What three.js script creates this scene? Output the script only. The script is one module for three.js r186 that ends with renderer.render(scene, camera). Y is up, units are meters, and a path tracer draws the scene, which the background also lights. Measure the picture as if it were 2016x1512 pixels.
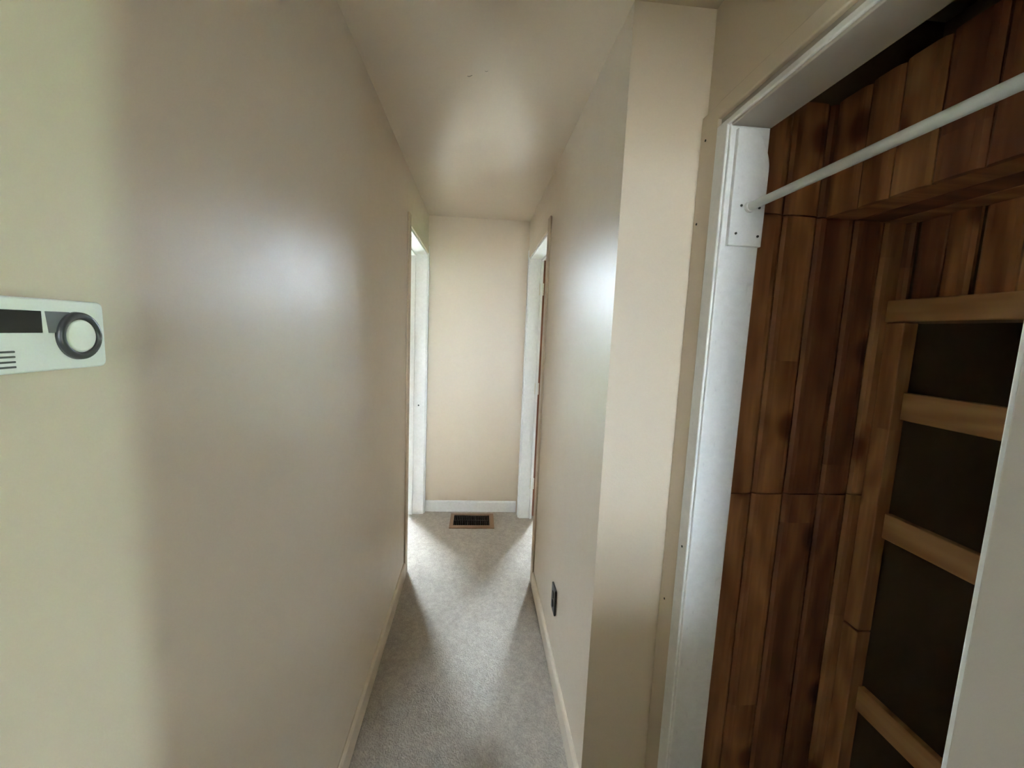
import * as THREE from 'three';
import { RoundedBoxGeometry } from 'three/addons/geometries/RoundedBoxGeometry.js';
import { mergeGeometries } from 'three/addons/utils/BufferGeometryUtils.js';

// ---------------------------------------------------------------- camera, sky, sun, exposure
const scene = new THREE.Scene();
const camera = new THREE.PerspectiveCamera(84.31, 4 / 3, 0.02, 200);
camera.position.set(0, 1.47, 0);
camera.up.set(-0.0322, 0.99186, -0.12323);
camera.lookAt(0.08156, 1.47 - 0.12027, -0.98939);
scene.add(camera);

// overcast sky: three times brighter overhead than at the horizon, the same all round
const skyData = new Float32Array(32 * 64 * 4);
for (let r = 0; r < 64; r++) for (let c = 0; c < 32; c++) {
  const el = ((r + 0.5) / 64 - 0.5) * Math.PI, l = (1 + 2 * Math.max(0, Math.sin(el))) / 3, i = (r * 32 + c) * 4;
  skyData.set([0.74 * l, 0.89 * l, 1.05 * l, 1], i);
}
const sky = new THREE.DataTexture(skyData, 32, 64, THREE.RGBAFormat, THREE.FloatType);
sky.mapping = THREE.EquirectangularReflectionMapping; sky.magFilter = sky.minFilter = THREE.LinearFilter; sky.needsUpdate = true;
scene.background = sky;
scene.backgroundIntensity = 5.0;

const renderer = new THREE.WebGLRenderer({ antialias: true });
renderer.toneMapping = THREE.LinearToneMapping;
renderer.toneMappingExposure = 45.0;
renderer.shadowMap.enabled = true;
renderer.shadowMap.type = THREE.PCFSoftShadowMap;

// ---------------------------------------------------------------- helpers
let seed = 20240517;
const rnd = () => { seed = (seed * 1664525 + 1013904223) >>> 0; return seed / 4294967296; };
const used = new Map();
function numbered(name) {
  const k = used.get(name) ?? 0; used.set(name, k + 1);
  return k ? name + '_' + String(k).padStart(3, '0') : name;
}
// planar uv in metres, chosen per triangle from the way it faces
function metreUV(g0, turn = 0, du = 0, dv = 0) {
  const g = g0.index ? g0.toNonIndexed() : g0;
  const p = g.attributes.position, uv = new Float32Array(p.count * 2);
  const a = new THREE.Vector3(), b = new THREE.Vector3(), c = new THREE.Vector3(), n = new THREE.Vector3();
  for (let i = 0; i < p.count; i += 3) {
    a.fromBufferAttribute(p, i); b.fromBufferAttribute(p, i + 1); c.fromBufferAttribute(p, i + 2);
    n.copy(b).sub(a).cross(c.clone().sub(a)); n.set(Math.abs(n.x), Math.abs(n.y), Math.abs(n.z));
    for (let k = 0; k < 3; k++) {
      const x = p.getX(i + k), y = p.getY(i + k), z = p.getZ(i + k);
      let u, v;
      if (n.y >= n.x && n.y >= n.z) { u = x; v = z; } else if (n.x >= n.z) { u = z; v = y; } else { u = x; v = y; }
      if (turn) { const t = u; u = v; v = t; }
      uv[(i + k) * 2] = u + du; uv[(i + k) * 2 + 1] = v + dv;
    }
  }
  g.setAttribute('uv', new THREE.BufferAttribute(uv, 2));
  return g;
}
const bx = (x0, x1, y0, y1, z0, z1) =>
  new THREE.BoxGeometry(x1 - x0, y1 - y0, z1 - z0).translate((x0 + x1) / 2, (y0 + y1) / 2, (z0 + z1) / 2).toNonIndexed();
const rbx = (x0, x1, y0, y1, z0, z1, r = 0.003, s = 2) => {
  const g = new RoundedBoxGeometry(x1 - x0, y1 - y0, z1 - z0, s, r).translate((x0 + x1) / 2, (y0 + y1) / 2, (z0 + z1) / 2);
  return g.index ? g.toNonIndexed() : g;
};
function obj(name, geos, mat, parent = scene, turn = 0, du = 0, dv = 0) {
  const list = (Array.isArray(geos) ? geos : [geos]).map((g) => (g.index ? g.toNonIndexed() : g));
  const g = metreUV(list.length > 1 ? mergeGeometries(list.map((q) => { const c = q.clone(); for (const k of Object.keys(c.attributes)) if (!['position', 'normal', 'uv'].includes(k)) c.deleteAttribute(k); return c; })) : list[0], turn, du, dv);
  const m = new THREE.Mesh(g, mat);
  m.name = parent === scene ? numbered(name) : name;
  m.castShadow = m.receiveShadow = true;
  parent.add(m);
  return m;
}
function struct(name, geos, mat, label, category, turn = 0) {
  const m = obj(name, geos, mat, scene, turn);
  m.userData = { kind: 'structure', label, category };
  return m;
}
function group(name, label, category, structure = false) {
  const g = new THREE.Group(); g.name = numbered(name);
  g.userData = structure ? { kind: 'structure', label, category } : { label, category };
  scene.add(g); return g;
}
// value noise that tiles
function noiseGrid(n, s) {
  let q = s >>> 0; const r = () => { q = (q * 1664525 + 1013904223) >>> 0; return q / 4294967296; };
  const g = new Float32Array(n * n); for (let i = 0; i < g.length; i++) g[i] = r(); return g;
}
function sample(g, n, x, y) {
  const x0 = Math.floor(x), y0 = Math.floor(y), fx = x - x0, fy = y - y0, s = (t) => t * t * (3 - 2 * t);
  const w = (i, m) => ((i % m) + m) % m, at = (i, j) => g[w(j, n) * n + w(i, n)];
  const a = at(x0, y0), b = at(x0 + 1, y0), c = at(x0, y0 + 1), d = at(x0 + 1, y0 + 1), u = s(fx), v = s(fy);
  return (a + (b - a) * u) * (1 - v) + (c + (d - c) * u) * v;
}
function tex(w, h, fn, srgb, rx = 1, ry = rx) {
  const data = new Uint8Array(w * h * 4);
  for (let y = 0; y < h; y++) for (let x = 0; x < w; x++) {
    const c = fn(x / w, y / h), i = (y * w + x) * 4;
    for (let k = 0; k < 3; k++) data[i + k] = Math.max(0, Math.min(255, Math.round(c[k])));
    data[i + 3] = 255;
  }
  const t = new THREE.DataTexture(data, w, h, THREE.RGBAFormat);
  t.wrapS = t.wrapT = THREE.RepeatWrapping; t.magFilter = THREE.LinearFilter; t.minFilter = THREE.LinearMipmapLinearFilter; t.generateMipmaps = true;
  if (srgb) t.colorSpace = THREE.SRGBColorSpace;
  t.repeat.set(rx, ry); t.needsUpdate = true; return t;
}

// ---------------------------------------------------------------- materials
const N64 = noiseGrid(64, 7), N128 = noiseGrid(128, 11), N256 = noiseGrid(256, 3), N32 = noiseGrid(32, 21);
// roller stipple of the wall paint
const stipple = tex(512, 512, (u, v) => {
  const a = sample(N128, 128, u * 128, v * 128), b = sample(N256, 256, u * 256, v * 256);
  const k = 255 * (0.6 * a + 0.4 * b); return [k, k, k];
}, false, 2.2);
const paintRough = tex(256, 256, (u, v) => {
  const a = sample(N32, 32, u * 32, v * 32), b = sample(N128, 128, u * 128, v * 128);
  const k = 255 * (0.80 + 0.12 * a + 0.08 * b); return [k, k, k];
}, false, 0.9);
const M = {};
M.wall = new THREE.MeshStandardMaterial({ color: '#d4c5b0', roughness: 0.45, roughnessMap: paintRough, bumpMap: stipple, bumpScale: 0.00015 });
M.ceiling = new THREE.MeshStandardMaterial({ color: '#d4c5b0', roughness: 0.45, roughnessMap: paintRough, bumpMap: stipple, bumpScale: 0.00015 });
M.creamTrim = new THREE.MeshStandardMaterial({ color: '#d4c5b0', roughness: 0.45 });
const whiteWear = tex(256, 256, (u, v) => {
  const a = sample(N64, 64, u * 64, v * 64), b = sample(N256, 256, u * 256, v * 256), s = sample(N128, 128, u * 128 + 9, v * 32);
  const d = s > 0.93 ? 14 * (s - 0.93) / 0.07 : 0, k = 226 + 6 * a + 4 * b - d; return [k, k, k - 1];
}, true, 1.3);
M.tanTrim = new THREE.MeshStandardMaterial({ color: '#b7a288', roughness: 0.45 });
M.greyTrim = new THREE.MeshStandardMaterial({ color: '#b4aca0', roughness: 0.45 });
M.whiteTrim = new THREE.MeshStandardMaterial({ map: whiteWear, roughness: 0.38 });
// cut-pile carpet
const carpetMap = tex(1024, 1024, (u, v) => {
  const a = sample(N256, 256, u * 256, v * 256), b = sample(N256, 256, u * 512 + 3, v * 256 + 5), c = sample(N64, 64, u * 64, v * 64), d = sample(N32, 32, u * 32, v * 16);
  const m = 0.5 * a + 0.5 * b, k = 0.86 + 0.20 * (m - 0.5) + 0.08 * (c - 0.5) + 0.04 * (d - 0.5);
  return [171 * k + 18, 162 * k + 17, 150 * k + 16];
}, true, 0.95);
const carpetBump = tex(1024, 1024, (u, v) => {
  const a = sample(N256, 256, u * 256, v * 256), b = sample(N256, 256, u * 512 + 3, v * 256 + 5), c = sample(N64, 64, u * 64, v * 64);
  const k = 255 * (0.45 * a + 0.35 * b + 0.2 * c); return [k, k, k];
}, false, 0.95);
M.carpet = new THREE.MeshStandardMaterial({ map: carpetMap, bumpMap: carpetBump, bumpScale: 0.0025, roughness: 1 });
// knotty cedar, grain along v
function cedarTex(s, base, dark) {
  const A = noiseGrid(64, s), B = noiseGrid(128, s + 5), knots = [];
  let q = s * 77 + 5; const r = () => { q = (q * 1664525 + 1013904223) >>> 0; return q / 4294967296; };
  for (let i = 0; i < 9; i++) knots.push([r(), r(), 0.016 + 0.022 * r()]);
  return tex(512, 1024, (u, v) => {
    let shift = 0, kd = 0;
    for (const [kx, ky, kr] of knots) {
      let dx = u - kx, dy = v - ky; dx -= Math.round(dx); dy -= Math.round(dy);
      const d = Math.hypot(dx * 1.0, dy * 0.95) / kr;
      shift += 0.05 * Math.exp(-d * d * 0.35) * Math.sign(dx || 1);
      kd = Math.max(kd, Math.exp(-Math.pow(d * 1.15, 4)));
    }
    const warp = 1.6 * sample(A, 64, u * 8, v * 4) + 0.5 * sample(A, 64, u * 16 + 7, v * 12);
    const ring = 0.5 + 0.5 * Math.sin((u + shift) * 70 + warp * 7);
    const fine = sample(B, 128, u * 128, v * 16), streak = sample(A, 64, u * 32, v * 3 + 11);
    let t = 0.42 * ring + 0.28 * fine + 0.30 * streak;
    t = Math.max(t * 0.9, 0); t = t * (1 - kd) + 1.25 * kd;
    return [0, 1, 2].map((k) => base[k] + (dark[k] - base[k]) * t);
  }, true, 1.05, 0.8);
}
const cedarMaps = [cedarTex(3, [212, 152, 104], [130, 78, 48]), cedarTex(8, [172, 114, 78], [100, 58, 40]), cedarTex(14, [218, 166, 118], [142, 90, 58])];
M.cedar = cedarMaps.map((map) => new THREE.MeshStandardMaterial({ map, bumpMap: map, bumpScale: 0.0008, roughness: 0.55 }));
M.pine = new THREE.MeshStandardMaterial({ map: cedarTex(31, [210, 166, 120], [168, 120, 78]), roughness: 0.6 });
M.board = new THREE.MeshStandardMaterial({ color: '#826c52', roughness: 0.9 });
M.rod = new THREE.MeshStandardMaterial({ color: '#c9ccc8', roughness: 0.35 });
M.plastic = new THREE.MeshStandardMaterial({ color: '#e9ece8', roughness: 0.4 });
M.dial = new THREE.MeshStandardMaterial({ color: '#eef0ea', roughness: 0.45 });
M.darkPlastic = new THREE.MeshStandardMaterial({ color: '#3c3c3b', roughness: 0.35 });
M.lcd = new THREE.MeshStandardMaterial({ color: '#23241f', roughness: 0.22 });
M.lcdGrey = new THREE.MeshStandardMaterial({ color: '#74767a', roughness: 0.3 });
M.slot = new THREE.MeshStandardMaterial({ color: '#4f534f', roughness: 0.8 });
M.outlet = new THREE.MeshStandardMaterial({ color: '#2c2c2a', roughness: 0.4 });
M.outletFace = new THREE.MeshStandardMaterial({ color: '#171715', roughness: 0.45 });
M.screw = new THREE.MeshStandardMaterial({ color: '#8a8880', roughness: 0.35, metalness: 0.9 });
M.nail = new THREE.MeshStandardMaterial({ color: '#3a3833', roughness: 0.6, metalness: 0.5 });
M.register = new THREE.MeshStandardMaterial({ color: '#7e6049', roughness: 0.5, metalness: 0.1 });
M.duct = new THREE.MeshStandardMaterial({ color: '#33261b', roughness: 0.8 });
M.doorBrown = new THREE.MeshStandardMaterial({ map: cedarTex(51, [142, 86, 50], [96, 52, 30]), roughness: 0.4 });
M.hinge = new THREE.MeshStandardMaterial({ color: '#dcd6c8', roughness: 0.45 });
M.brass = new THREE.MeshStandardMaterial({ color: '#8b6b3c', roughness: 0.35, metalness: 0.9 });
M.cobweb = new THREE.MeshStandardMaterial({ color: '#4a443a', roughness: 0.9 });
M.glass = new THREE.MeshPhysicalMaterial({ color: '#ffffff', roughness: 0, transmission: 1, thickness: 0, ior: 1.5 });
M.earth = new THREE.MeshStandardMaterial({ color: '#a0978a', roughness: 1 });
M.added_lawn = new THREE.MeshStandardMaterial({ color: '#7aa050', roughness: 1 });
M.concrete = new THREE.MeshStandardMaterial({ color: '#bdb9ae', roughness: 0.9 });
M.added_hedge = new THREE.MeshStandardMaterial({ color: '#3f4a2c', roughness: 1 });
M.roof = new THREE.MeshStandardMaterial({ color: '#6d675f', roughness: 0.9 });

// ---------------------------------------------------------------- the shell of the house
const XL = -0.40, XR = 0.365, ZF = -3.345, ZE = -1.155, XC = 0.583, CE = 2.315;   // hall faces, alcove end wall, closet wall, ceiling
const LD = [-3.30, -2.465], RD = [-3.235, -2.365], DH = 2.035;                      // doorways of the two far rooms
const OB = -4.25, LB = -3.0, RB = 3.0, NB = -1.5;                                    // bedrooms
const RL = 5.2, BL = 4.2;                                                          // living room
const T = 0.12;

// a wall along x or z with holes: [a0, a1, y0, y1]
function holed(axis, c0, c1, a0, a1, y0, y1, holes) {
  const out = [], put = (p, q, r, s) => { if (q - p > 1e-4 && s - r > 1e-4) out.push(axis === 'x' ? bx(p, q, r, s, c0, c1) : bx(c0, c1, r, s, p, q)); };
  let at = a0;
  for (const [h0, h1, k0, k1] of [...holes].sort((m, n) => m[0] - n[0])) { put(at, h0, y0, y1); put(h0, h1, y0, k0); put(h0, h1, k1, y1); at = h1; }
  put(at, a1, y0, y1); return out;
}
// floor with the opening for the register
const RG = [-0.151, 0.129, -3.263, -3.075];
const floor = struct('floor', [bx(-3.72, RG[0], -0.12, 0, OB - T, BL + T), bx(RG[1], RL + T, -0.12, 0, OB - T, BL + T), bx(RG[0], RG[1], -0.12, 0, OB - T, RG[2]), bx(RG[0], RG[1], -0.12, 0, RG[3], BL + T)], M.carpet, 'beige cut-pile carpet covering the hallway floor', 'carpet');
struct('ceiling', bx(-3.72, RL + T, CE, CE + 0.1, OB - T, BL + T), M.ceiling, 'cream painted hallway ceiling', 'ceiling');
struct('roof', bx(-4.3, 6.0, CE + 0.12, CE + 0.22, OB - 0.14, BL + 0.5), M.roof, 'flat overhanging roof above the house', 'roof');
struct('ground', bx(-45, 45, -0.6, -0.5, -50, 45), M.earth, 'bare earth around the house', 'ground');
struct('added_lawn', bx(5.6, 30, -0.5, -0.46, -12, 14), M.added_lawn, 'green grass strip added outside the front room to tint its light', 'added_lawn');  // grass strip added so that only the sidelight picks up a green tint

struct('added_patio', bx(-6, 6, -0.5, -0.44, -8.4, OB - T), M.concrete, 'pale concrete slab added behind the far rooms to bounce light', 'added_patio');  // pale slab added to bounce sky light up onto the hall ceiling
{ // unseen clipped greenery, added to block low sky light through the far windows
  const g = new THREE.BoxGeometry(26, 3.3, 1.2, 90, 14, 5), p = g.attributes.position;
  for (let i = 0; i < p.count; i++) { const x = p.getX(i), y = p.getY(i), z = p.getZ(i), d = 0.16 * (sample(N64, 64, x * 2.1 + z, y * 2.3 + z * 3) - 0.5); p.setXYZ(i, x, y + (y > 1.6 ? d : 0), z + d); }
  g.computeVertexNormals(); struct('added_hedge', g.translate(0, 0.15, -9.2), M.added_hedge, 'tall clipped greenery added behind the slab to block low light', 'added_hedge');
}
struct('wall_left', holed('z', XL - 0.115, XL, OB, BL, 0, CE, [[LD[0], LD[1], 0, DH]]), M.wall, 'long cream painted hallway wall that carries the thermostat', 'wall');
struct('wall_right', [...holed('z', XR, XR + 0.10, OB, ZE - 0.1, 0, CE, [[RD[0], RD[1], 0, DH]])], M.wall, 'cream painted hallway wall with a dark outlet low down', 'wall');
struct('wall_far', bx(XL, XR, 0, CE, ZF - 0.1, ZF), M.wall, 'cream wall closing the far end of the hallway', 'wall');
struct('wall_alcove', bx(XR, 0.69, 0, CE, ZE - 0.1, ZE), M.wall, 'short cream return wall between hallway and closet', 'wall');
const CO = [-1.033, -0.39, 1.99];   // rough opening of the closet
struct('wall_closet', holed('z', XC, 0.655, ZE, -0.28, 0, CE, [[CO[0], CO[1], 0, CO[2]]]), M.wall, 'cream wall around the closet opening', 'wall');
// wall over the wide opening beside the camera and the header behind it
struct('wall_header_side', bx(XC, 0.655, 2.05, CE, -0.28, 0.65), M.wall, 'header over the opening beside the hallway', 'wall');
struct('wall_header_back', bx(XL, 0.655, 1.92, CE, 0.55, 0.65), M.wall, 'header over the opening behind the hallway', 'wall');

struct('wall_knee_added', bx(XL, 0.655, 0, 1.02, 0.55, 0.65), M.wall, 'half wall added behind the camera to shade the lower closet side', 'wall');  // added out of view to keep back-window light off the lower surfaces

// outer rooms
function windowUnit(n, axis, c, a0, a1, y0, y1, out, label) {
  // frame, sill, meeting rail and two panes, set in a wall centred on c
  const g = group('window_' + n, label, 'window', true), d = 0.05, P = (p, q, r, s, e = d) => (axis === 'x' ? rbx(p, q, r, s, c - e, c + e) : rbx(c - e, c + e, r, s, p, q));
  obj('frame', [P(a0, a0 + 0.05, y0, y1), P(a1 - 0.05, a1, y0, y1), P(a0 + 0.05, a1 - 0.05, y0, y0 + 0.05), P(a0 + 0.05, a1 - 0.05, y1 - 0.05, y1)], M.whiteTrim, g);
  const ym = (y0 + y1) / 2;
  obj('meeting_rail', P(a0 + 0.05, a1 - 0.05, ym - 0.02, ym + 0.02, 0.02), M.whiteTrim, g);
  const Q = (r, s) => (axis === 'x' ? bx(a0 + 0.05, a1 - 0.05, r, s, c - 0.003, c + 0.003) : bx(c - 0.003, c + 0.003, r, s, a0 + 0.05, a1 - 0.05));
  obj('pane', Q(y0 + 0.05, ym - 0.02), M.glass, g); obj('pane', Q(ym + 0.02, y1 - 0.05), M.glass, g);
  return g;
}
const W1 = [-1.37, -0.92, 0.4, 2.31], W2 = [0.81, 1.12, 0.4, 2.31];
struct('wall_back_left', holed('x', OB - T, OB, LB - T, XL - 0.115, 0, CE, [W1]), M.wall, 'window wall of the far room on the thermostat side', 'wall');
struct('wall_back_right', holed('x', OB - T, OB, XR + 0.1, RB + T, 0, CE, [W2]), M.wall, 'window wall of the far room on the closet side', 'wall');
struct('wall_back_middle', bx(XL - 0.115, XR + 0.1, 0, CE, OB - T, OB), M.wall, 'outer wall behind the hallway end', 'wall');
const W3 = [-2.5, -2.25, 0.8, 1.6], W4 = [-2.4, -2.12, 0.75, 1.6];
struct('wall_outer_left', holed('z', LB - T, LB, OB, NB + T, 0, CE, [W3]), M.wall, 'outer side wall of the far room on the thermostat side', 'wall');
struct('wall_outer_right', holed('z', RB, RB + T, OB, NB + T, 0, CE, [W4]), M.wall, 'outer side wall of the far room on the closet side', 'wall');
struct('wall_near_left', bx(LB, XL - 0.115, 0, CE, NB, NB + T), M.wall, 'near wall of the far room on the thermostat side', 'wall');
struct('wall_near_right', bx(XR + 0.1, RB, 0, CE, NB, NB + T), M.wall, 'near wall of the far room on the closet side', 'wall');
const W5 = [0.66, 1.05, 0.1, 2.15], W7 = [-0.38, 0.66, 0.95, 2.02];
struct('wall_living_right', holed('z', RL, RL + T, -0.40, BL + T, 0, CE, [W5]), M.wall, 'window wall of the front room', 'wall');
struct('wall_living_far', bx(2.4, RL, 0, CE, -0.40, -0.28), M.wall, 'side wall of the front room next to the closet', 'wall');
struct('wall_living_back', holed('x', BL, BL + T, XL - 0.115, RL, 0, CE, [W7]), M.wall, 'outer wall of the front room behind the camera', 'wall');
windowUnit(1, 'x', OB - T / 2, ...W1, -1, 'window of the far room on the thermostat side');
windowUnit(2, 'x', OB - T / 2, ...W2, -1, 'window of the far room on the closet side');
windowUnit(3, 'z', LB - T / 2, ...W3, -1, 'side window of the far room on the thermostat side');
windowUnit(4, 'z', RB + T / 2, ...W4, 1, 'side window of the far room on the closet side');
windowUnit(5, 'z', RL + T / 2, ...W5, 1, 'narrow sidelight window of the front room');
windowUnit(6, 'x', BL + T / 2, ...W7, 1, 'window of the front room behind the camera');

// ---------------------------------------------------------------- doorways
function nailHead(parent, x, y, z, r = 0.003) {   // a nail set in a face that looks to -x
  obj('nail', new THREE.CylinderGeometry(r, r, 0.002, 10).rotateZ(Math.PI / 2).translate(x, y, z), M.nail, parent);
}
function doorway(n, side, hall, room, z0, z1, label) {
  // hall / room: x of the two wall faces; side -1 left, +1 right
  const g = group('door_' + n, label, 'door frame', true), s = side, p = 0.011;
  const X = (a, b) => [Math.min(a, b), Math.max(a, b)];
  const [j0, j1] = X(hall - s * 0.002, room + s * 0.002);
  obj('jamb', rbx(j0, j1, 0, DH, z0, z0 + 0.018, 0.002), M.whiteTrim, g);
  obj('jamb', rbx(j0, j1, 0, DH, z1 - 0.018, z1, 0.002), M.whiteTrim, g);
  obj('head_jamb', rbx(j0, j1, DH - 0.018, DH, z0 + 0.018, z1 - 0.018, 0.002), M.whiteTrim, g);
  const [t0, t1] = X(hall + s * 0.082, room - s * 0.001);
  obj('stop', [rbx(t0, t1, 0, DH - 0.03, z0 + 0.018, z0 + 0.030, 0.003), rbx(t0, t1, 0, DH - 0.03, z1 - 0.030, z1 - 0.018, 0.003), rbx(t0, t1, DH - 0.030, DH - 0.018, z0 + 0.018, z1 - 0.018, 0.003)], M.whiteTrim, g);
  // casing on the hall face
  const [c0, c1] = X(hall - s * p, hall), zf = Math.max(z0 - 0.06, ZF + 0.001);
  obj('casing', rbx(c0, c1, 0, DH + 0.055, zf, z0 + 0.006, 0.004), M.whiteTrim, g);
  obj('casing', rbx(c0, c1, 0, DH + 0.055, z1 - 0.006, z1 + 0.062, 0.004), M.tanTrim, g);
  obj('head_casing', rbx(c0, c1, DH - 0.006, DH + 0.055, z0 + 0.006, z1 - 0.006, 0.004), M.creamTrim, g);
  // casing on the room face
  const [d0, d1] = X(room, room + s * p);
  for (const [q0, q1] of [[z0 - 0.06, z0 + 0.006], [z1 - 0.006, z1 + 0.062]].slice(s > 0 ? 1 : 0)) obj('casing', rbx(d0, d1, 0, DH + 0.055, q0, q1, 0.004), M.whiteTrim, g);
  obj('head_casing', rbx(d0, d1, DH - 0.006, DH + 0.055, z0 + 0.006, z1 - 0.006, 0.004), M.whiteTrim, g);
  return g;
}
const door1 = doorway(1, -1, XL, XL - 0.115, LD[0], LD[1], 'white door frame at the hallway end on the thermostat side');
const strike = obj('strike_plate', rbx(-0.462, -0.432, 0.852, 0.912, LD[0] + 0.0175, LD[0] + 0.0195, 0.001), M.whiteTrim, door1);
obj('latch_hole', new THREE.CylinderGeometry(0.006, 0.006, 0.002, 16).rotateX(Math.PI / 2).translate(-0.447, 0.882, LD[0] + 0.0198), M.slot, strike);
const door2 = doorway(2, 1, XR, XR + 0.10, RD[0], RD[1], 'white door frame with brown door at the hallway end');
{ // door leaf swung right round against the partition of the far room
  const leaf = obj('door_leaf', rbx(XR + 0.104, XR + 0.139, 0.012, DH - 0.02, RD[0] - 0.775, RD[0] - 0.002, 0.002), M.doorBrown, door2, 0);
  leaf.userData.label = 'brown wood door leaf';
  const knob = new THREE.SphereGeometry(0.027, 18, 12).scale(0.8, 1, 1).translate(XR + 0.190, 0.95, RD[0] - 0.71);
  obj('knob', [knob, new THREE.CylinderGeometry(0.011, 0.011, 0.04, 14).rotateZ(Math.PI / 2).translate(XR + 0.157, 0.95, RD[0] - 0.71)], M.brass, leaf);
  for (const y of [0.29, 1.048, 1.80]) {
    const geos = [bx(XR + 0.075, XR + 0.100, y - 0.044, y + 0.044, RD[0] + 0.0175, RD[0] + 0.0195)];
    for (let k = 0; k < 5; k++) geos.push(new THREE.CylinderGeometry(0.006, 0.006, 0.0165, 12).translate(XR + 0.103, y - 0.036 + k * 0.018, RD[0] + 0.018));
    obj('hinge', geos, M.hinge, door2);
  }
}

{ // unseen shallow cabinet added against the far-room partition to shade the threshold
  const c = group('added_cupboard', 'shallow tall white cabinet added inside the far room to shade the threshold', 'added_cupboard');
  obj('carcass', rbx(-0.582, -0.530, 0, 2.05, -3.95, -3.37, 0.004), M.whiteTrim, c);
  const d = obj('door_panel', rbx(-0.599, -0.583, 0.06, 2.03, -3.94, -3.38, 0.003), M.whiteTrim, c);
  obj('knob', new THREE.SphereGeometry(0.014, 14, 10).translate(-0.611, 1.0, -3.43), M.brass, d);
}

// ---------------------------------------------------------------- baseboards
function baseboard(name, axis, face, s, a0, a1, mat, label) {
  const sh = new THREE.Shape();
  sh.moveTo(0, 0); sh.lineTo(0.012, 0); sh.lineTo(0.012, 0.078); sh.lineTo(0.008, 0.088); sh.lineTo(0.004, 0.092); sh.lineTo(0, 0.092); sh.closePath();
  const g = new THREE.ExtrudeGeometry(sh, { depth: a1 - a0, bevelEnabled: false });
  if (axis === 'z') { if (s < 0) g.rotateY(Math.PI).translate(face, 0, a1); else g.translate(face, 0, a0); }   // runs along z, proud by s in x
  else g.rotateY(-Math.PI / 2).translate(a1, 0, face);                                                          // runs along x, proud toward +z
  return struct(name, g, mat, label, 'baseboard');
}
baseboard('baseboard_left', 'z', XL, 1, LD[1] + 0.063, BL, M.creamTrim, 'cream baseboard along the thermostat wall');
baseboard('baseboard_right', 'z', XR, -1, RD[1] + 0.063, ZE, M.creamTrim, 'cream baseboard under the dark outlet');
baseboard('baseboard_far', 'x', ZF, 1, XL + 0.002, XR - 0.016, M.whiteTrim, 'white baseboard at the hallway end behind the floor register');
baseboard('baseboard_alcove', 'x', ZE, 1, XR - 0.012, XC - 0.02, M.creamTrim, 'cream baseboard of the short return wall');

// ---------------------------------------------------------------- closet
const CI = [-1.013, -0.41, 1.97];     // finished opening
{
  const g = group('trim_1', 'white jamb and casing around the open cedar closet', 'trim', true);
  const xa = 0.571, xb = 0.668;
  obj('jamb', rbx(xa, xb, 0, CI[2] + 0.018, CO[0] + 0.001, CI[0], 0.003), M.whiteTrim, g);
  obj('jamb', rbx(xa, xb, 0, CI[2] + 0.018, CI[1], CO[1] - 0.001, 0.003), M.whiteTrim, g);
  obj('head_jamb', rbx(xa, xb, CI[2], CI[2] + 0.019, CI[0], CI[1], 0.003), M.greyTrim, g);
  // inner white band and outer cream casing, far side, near side and head
  obj('casing_band', rbx(0.566, XC, 0, CI[2] + 0.012, -1.070, CO[0] + 0.012, 0.004), M.whiteTrim, g);
  const cf = obj('casing', rbx(0.569, XC, 0, 2.05, ZE + 0.001, -1.072, 0.003), M.creamTrim, g);
  obj('casing_band', rbx(0.566, XC, CI[2] + 0.006, CI[2] + 0.022, -1.070, -0.345, 0.004), M.whiteTrim, g);
  obj('casing_band', rbx(0.576, XC, CI[2] + 0.022, CI[2] + 0.040, -1.070, -0.345, 0.003), M.greyTrim, g);
  obj('head_casing', rbx(0.566, XC, CI[2] + 0.040, 2.05, -1.071, -0.29, 0.004), M.creamTrim, g);
  obj('casing', rbx(0.566, XC, 0, CI[2] + 0.004, CO[1] - 0.012, -0.30, 0.004), M.greyTrim, g);
  for (const [y, z] of [[1.984, -1.126], [1.777, -1.134], [0.713, -1.122]]) nailHead(cf, 0.5685, y, z);
  nailHead(g, 0.5655, 0.916, -1.045);
}
{ // cleat board with a rounded corner that carries the rod
  const sh = new THREE.Shape();
  sh.moveTo(0.585, 1.70); sh.lineTo(0.665, 1.70); sh.lineTo(0.665, 1.875); sh.quadraticCurveTo(0.665, 1.905, 0.640, 1.946); sh.quadraticCurveTo(0.633, 1.960, 0.618, 1.960); sh.lineTo(0.585, 1.960); sh.closePath();
  const geo = new THREE.ExtrudeGeometry(sh, { depth: 0.010, bevelEnabled: true, bevelSize: 0.0015, bevelThickness: 0.0015, bevelSegments: 2, curveSegments: 10 }).translate(0, 0, CI[0] + 0.001);
  const c = obj('rod_cleat', geo, M.whiteTrim); c.userData = { label: 'white painted cleat board with rounded corner on the closet jamb', category: 'cleat' };
  for (const [x, y] of [[0.607, 1.790], [0.600, 1.726], [0.655, 1.722], [0.652, 1.787]]) obj('screw', new THREE.CylinderGeometry(0.0028, 0.0028, 0.002, 10).rotateX(Math.PI / 2).translate(x, y, CI[0] + 0.0135), M.nail, c);
}
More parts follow.
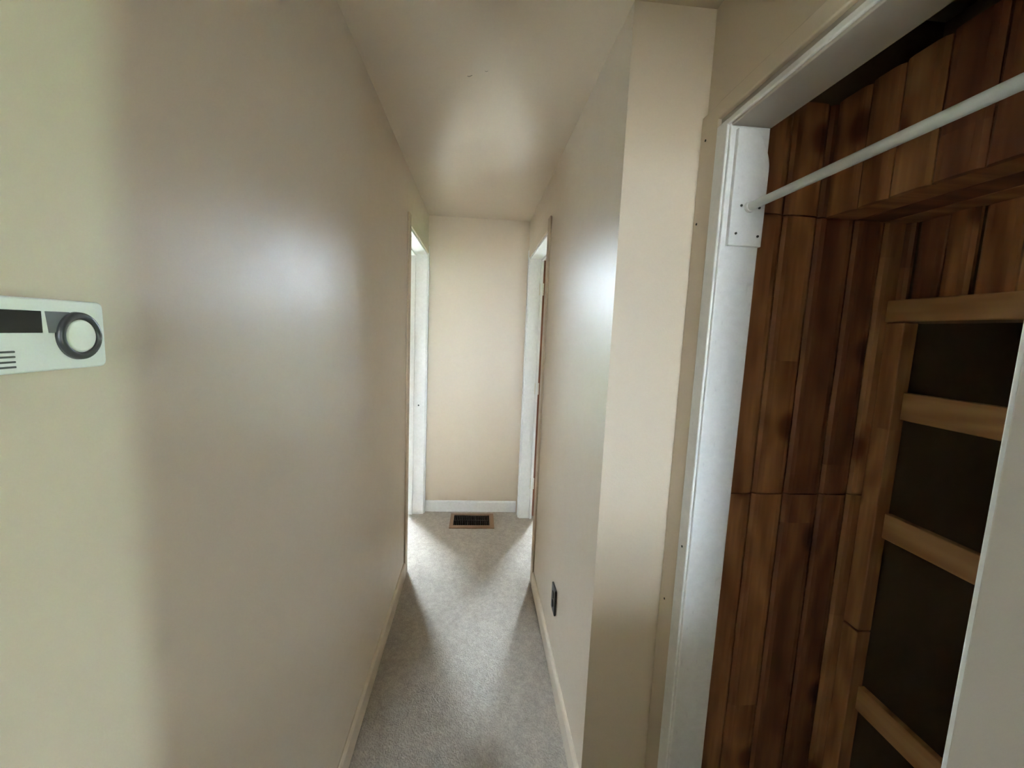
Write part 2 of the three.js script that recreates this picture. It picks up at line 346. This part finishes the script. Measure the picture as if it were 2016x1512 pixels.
{
  const r = group('closet_rod', 'thin pale grey metal rod across the closet opening', 'rod');
  const y = 1.788, x = 0.628, z0 = CI[0] + 0.013, z1 = CI[1];
  obj('rod', new THREE.CylinderGeometry(0.0095, 0.0095, z1 - z0 - 0.004, 28).rotateX(Math.PI / 2).translate(x, y, (z0 + z1) / 2), M.rod, r);
  obj('end_socket', new THREE.CylinderGeometry(0.0125, 0.0135, 0.007, 24).rotateX(Math.PI / 2).translate(x, y, z0 + 0.0035), M.whiteTrim, r);
  obj('end_socket', new THREE.CylinderGeometry(0.0135, 0.0125, 0.007, 24).rotateX(Math.PI / 2).translate(x, y, z1 - 0.0035), M.whiteTrim, r);
}
// closet shell
const ZS = -1.1;
const cFar = struct('wall_closet_far', bx(0.69, 2.3, 0, CE, ZS - 0.155, ZS - 0.018), M.board, 'cedar plank end wall inside the closet', 'wall');
const cBack = struct('wall_closet_back', [bx(2.3, 2.4, 0, CE, ZS - 0.155, -0.28), bx(1.18, 2.3, 1.60, 1.66, ZS - 0.018, -0.40), bx(1.18, 1.24, 1.66, CE, ZS - 0.018, -0.40)], M.board, 'cedar closet back with wood battens across a dark storage recess', 'wall');
struct('wall_closet_near', bx(0.66, 2.4, 0, CE, -0.40, -0.28), M.wall, 'near end wall of the closet', 'wall');
// one plank with V-grooved long edges: face looks to +z, width along x, height along y
function plankGeo(w, h, t = 0.016, c = 0.0085) {
  const s = new THREE.Shape(), g = 0.0012;
  s.moveTo(g, 0); s.lineTo(w - g, 0); s.lineTo(w - g, t - c); s.lineTo(w - g - c, t - c * 0.25); s.lineTo(w - g - 2.4 * c, t); s.lineTo(g + 2.4 * c, t); s.lineTo(g + c, t - c * 0.25); s.lineTo(g, t - c); s.closePath();
  return new THREE.ExtrudeGeometry(s, { depth: h - 0.003, bevelEnabled: false }).rotateX(-Math.PI / 2).scale(1, 1, -1);
}
function flipWind(g) { const q = g.index ? g.toNonIndexed() : g; const p = q.attributes.position; for (let i = 0; i < p.count; i += 3) { const a = [p.getX(i + 1), p.getY(i + 1), p.getZ(i + 1)]; p.setXYZ(i + 1, p.getX(i + 2), p.getY(i + 2), p.getZ(i + 2)); p.setXYZ(i + 2, ...a); } q.computeVertexNormals(); return q; }
const plankShared = new Map();
function plank(parent, name, w, h, variant) {
  const key = w.toFixed(4) + '/' + h.toFixed(4) + '/' + variant;
  if (!plankShared.has(key)) plankShared.set(key, metreUV(flipWind(plankGeo(w, h)), 0, variant * 0.137, variant * 0.291));
  const m = new THREE.Mesh(plankShared.get(key), M.cedar[variant % 3]); m.name = name; m.castShadow = m.receiveShadow = true; parent.add(m); return m;
}
{ // end wall: boards in three courses
  const xs = [0.692, 0.790, 0.886, 0.994, 1.081, 1.175], rows = [[0, 1.047], [1.047, 1.808], [1.808, 2.088]];
  let k = 0;
  for (const [y0, y1] of rows) for (let i = 0; i + 1 < xs.length; i++) {
    const m = plank(cFar, 'plank', xs[i + 1] - xs[i], y1 - y0, (k++ * 2 + i) % 5); m.position.set(xs[i], y0, ZS - 0.016);
  }
}
{ // back wall: boxed-out upper boards with their soffit, a band of boards, the corner post and the battens
  const XU = 0.895, put = (m, x, y, z) => { m.rotation.y = -Math.PI / 2; m.position.set(x, y, z); };
  let k = 1;
  const zs = [ZS, -1.005, -0.925, -0.835, -0.742, -0.640, -0.545, -0.45, -0.405];
  for (let i = 0; i + 1 < zs.length; i++) put(plank(cBack, 'plank', zs[i + 1] - zs[i], 0.285, (k += 2) % 5), XU + 0.016, 1.803, zs[i]);
  for (let i = 0; i < 3; i++) { const a = XU + 0.017 + i * 0.082; obj('soffit_board', rbx(a, a + 0.08, 1.805, 1.82, ZS, -0.405, 0.003), M.cedar[i], cBack, 1, i * 0.2); }
  const zb = [ZS, -1.072, -0.993, -0.925, -0.84, -0.75, -0.66, -0.57, -0.48, -0.405];
  for (let i = 0; i + 1 < zb.length; i++) put(plank(cBack, 'plank', zb[i + 1] - zb[i], 0.205, (k += 2) % 5), 1.145 + 0.012 * (i % 2), 1.60, zb[i]);
  obj('post', rbx(1.118, 1.16, 0.656, 1.54, ZS + 0.001, -1.047, 0.004), M.cedar[2], cBack, 0, 0.31);
  obj('post', rbx(1.118, 1.16, 0, 0.653, ZS + 0.001, -1.047, 0.004), M.cedar[2], cBack, 0, 0.62);
  obj('batten', rbx(1.112, 1.235, 1.541, 1.600, ZS + 0.001, -0.405, 0.004), M.pine, cBack, 1);
  let j = 0;
  for (const [y0, y1] of [[1.281, 1.355], [0.948, 1.019], [0.421, 0.494]]) obj('batten', rbx(1.130, 1.150, y0, y1, -1.034, -0.405, 0.003), M.pine, cBack, 1, 0.4 * ++j, 0.1 * j);
  obj('stud', rbx(1.151, 1.235, 0, 1.54, -0.44, -0.405, 0.003), M.cedar[1], cBack);
}

// ---------------------------------------------------------------- things
{ // thermostat on the left wall, face to +x
  const t = group('thermostat', 'white plastic thermostat with round dial and dark display on the wall', 'thermostat');
  const Y0 = 1.4185, Y1 = 1.4825, Z0 = -0.469, Z1 = -0.332;
  const sh = new THREE.Shape(), r = 0.007, w = Z1 - Z0, h = Y1 - Y0;
  sh.moveTo(r, 0); sh.lineTo(w - r, 0); sh.quadraticCurveTo(w, 0, w, r); sh.lineTo(w, h - r); sh.quadraticCurveTo(w, h, w - r, h); sh.lineTo(r, h); sh.quadraticCurveTo(0, h, 0, h - r); sh.lineTo(0, r); sh.quadraticCurveTo(0, 0, r, 0);
  const turn = (g) => g.rotateY(Math.PI / 2);          // shape x -> -z, extrude -> +x
  const body = turn(new THREE.ExtrudeGeometry(sh, { depth: 0.016, bevelEnabled: true, bevelSize: 0.002, bevelThickness: 0.002, bevelSegments: 3, bevelOffset: -0.002, curveSegments: 8 })).translate(XL, Y0, Z1);
  obj('body', body, M.plastic, t);
  const F = XL + 0.018;
  const disp = obj('display', rbx(F - 0.001, F + 0.0012, 1.4525, 1.4715, -0.4055, -0.345, 0.0006), M.lcd, t); disp.userData.label = 'dark display window';
  const wedge = new THREE.Shape(); wedge.moveTo(0, 0); wedge.lineTo(0.0045, 0); wedge.lineTo(0.0025, 0.019); wedge.lineTo(0, 0.019); wedge.closePath();
  obj('divider', turn(new THREE.ExtrudeGeometry(wedge, { depth: 0.0018, bevelEnabled: false })).translate(F - 0.0005, 1.4525, -0.4055), M.plastic, t);
  obj('scale_window', rbx(F - 0.001, F + 0.0010, 1.4525, 1.4715, -0.432, -0.4075, 0.0006), M.lcdGrey, t);
  const pts = [[0.0158, 0], [0.0225, 0], [0.0222, 0.003], [0.0205, 0.0048], [0.0172, 0.0048], [0.0158, 0.0036], [0.0158, 0]].map(([a, b]) => new THREE.Vector2(a, b));
  const ring = obj('dial_ring', new THREE.LatheGeometry(pts, 56).rotateZ(-Math.PI / 2).translate(F, 1.4495, -0.4393), M.darkPlastic, t); ring.userData.label = 'dark grey dial ring';
  const dp = [[0, 0.0042], [0.0135, 0.0040], [0.0150, 0.0034], [0.0156, 0.0024], [0.0156, 0]].map(([a, b]) => new THREE.Vector2(a, b)).reverse();
  obj('dial', new THREE.LatheGeometry(dp, 48).rotateZ(-Math.PI / 2).translate(F, 1.4495, -0.4393), M.dial, t);
  for (let k = 0; k < 4; k++) obj('vent_slot', rbx(F - 0.001, F + 0.0006, 1.4235 + k * 0.0042, 1.4251 + k * 0.0042, -0.382, -0.346, 0.0005), M.slot, t);
}
{ // dark outlet on the right wall, face to -x
  const o = group('wall_outlet', 'dark brown duplex outlet cover low on the hallway wall', 'outlet');
  const zc = -1.690, yc = 0.334;
  const sh = new THREE.Shape(), a = 0.036, b = 0.057; sh.moveTo(-a, -b); sh.lineTo(a, -b); sh.lineTo(a, b); sh.lineTo(-a, b); sh.closePath();
  obj('cover_plate', new THREE.ExtrudeGeometry(sh, { depth: 0.002, bevelEnabled: true, bevelSize: 0.003, bevelThickness: 0.0035, bevelOffset: -0.003, bevelSegments: 2 }).rotateY(-Math.PI / 2).translate(XR - 0.0035, yc, zc), M.outlet, o);
  for (const s of [-1, 1]) {
    const f = obj('receptacle', new THREE.CylinderGeometry(0.0165, 0.017, 0.003, 24).scale(1, 1, 0.86).rotateZ(Math.PI / 2).translate(XR - 0.0102, yc + s * 0.0195, zc), M.outletFace, o);
    for (const d of [-0.0055, 0.0055]) obj('slot', bx(XR - 0.0121, XR - 0.0115, yc + s * 0.0195 - 0.003, yc + s * 0.0195 + 0.0045, zc + d - 0.0008, zc + d + 0.0008), M.slot, f);
  }
  obj('screw', new THREE.CylinderGeometry(0.0028, 0.0028, 0.002, 14).rotateZ(Math.PI / 2).translate(XR - 0.0098, yc, zc), M.screw, o);
}
{ // floor register
  const g = group('floor_register', 'brown metal floor register in the carpet at the hallway end', 'vent');
  const [a, b, c, d] = [-0.177, 0.1625, -3.292, -3.032];
  obj('frame', [rbx(a, b, 0.0005, 0.007, RG[3] - 0.002, d, 0.002), rbx(a, b, 0.0005, 0.007, c, RG[2] + 0.002, 0.002), rbx(a, RG[0] + 0.002, 0.0005, 0.007, RG[2], RG[3], 0.002), rbx(RG[1] - 0.002, b, 0.0005, 0.007, RG[2], RG[3], 0.002)], M.register, g);
  const n = 20, w = RG[1] - RG[0];
  for (let k = 1; k < n; k++) obj('louver', rbx(-0.0011, 0.0011, -0.009, 0.003, RG[2] + 0.003, RG[3] - 0.003, 0.0008, 1).rotateZ(0.35).translate(RG[0] + (k * w) / n, 0, 0), M.duct, g);
  obj('crossbar', rbx(RG[0], RG[1], -0.004, 0.0035, (RG[2] + RG[3]) / 2 - 0.004, (RG[2] + RG[3]) / 2 + 0.004, 0.001), M.duct, g);
  const e = 0.0015;
  obj('duct', [bx(RG[0] + e, RG[1] - e, -0.119, -0.115, RG[2] + e, RG[3] - e), bx(RG[0] + e, RG[0] + 2 * e, -0.115, -0.001, RG[2] + e, RG[3] - e), bx(RG[1] - 2 * e, RG[1] - e, -0.115, -0.001, RG[2] + e, RG[3] - e), bx(RG[0] + e, RG[1] - e, -0.115, -0.001, RG[2] + e, RG[2] + 2 * e), bx(RG[0] + e, RG[1] - e, -0.115, -0.001, RG[3] - 2 * e, RG[3] - e)], M.duct, g);
}
{ // cobweb wisps on the ceiling
  for (const [x, z, l] of [[-0.066, -1.543, 0.016], [-0.008, -1.506, 0.010]]) {
    const c = new THREE.CatmullRomCurve3([new THREE.Vector3(x, CE, z), new THREE.Vector3(x + l * 0.4, CE - 0.003, z + l * 0.3), new THREE.Vector3(x + l, CE - 0.004, z + l * 0.9)]);
    const m = obj('cobweb', new THREE.TubeGeometry(c, 10, l > 0.012 ? 0.0007 : 0.0004, 5), M.cobweb);
    m.userData = { label: l > 0.012 ? 'longer dark wisp of cobweb hanging from the hallway ceiling' : 'shorter faint wisp of cobweb on the hallway ceiling', category: 'cobweb' };
  }
}
renderer.render(scene, camera);
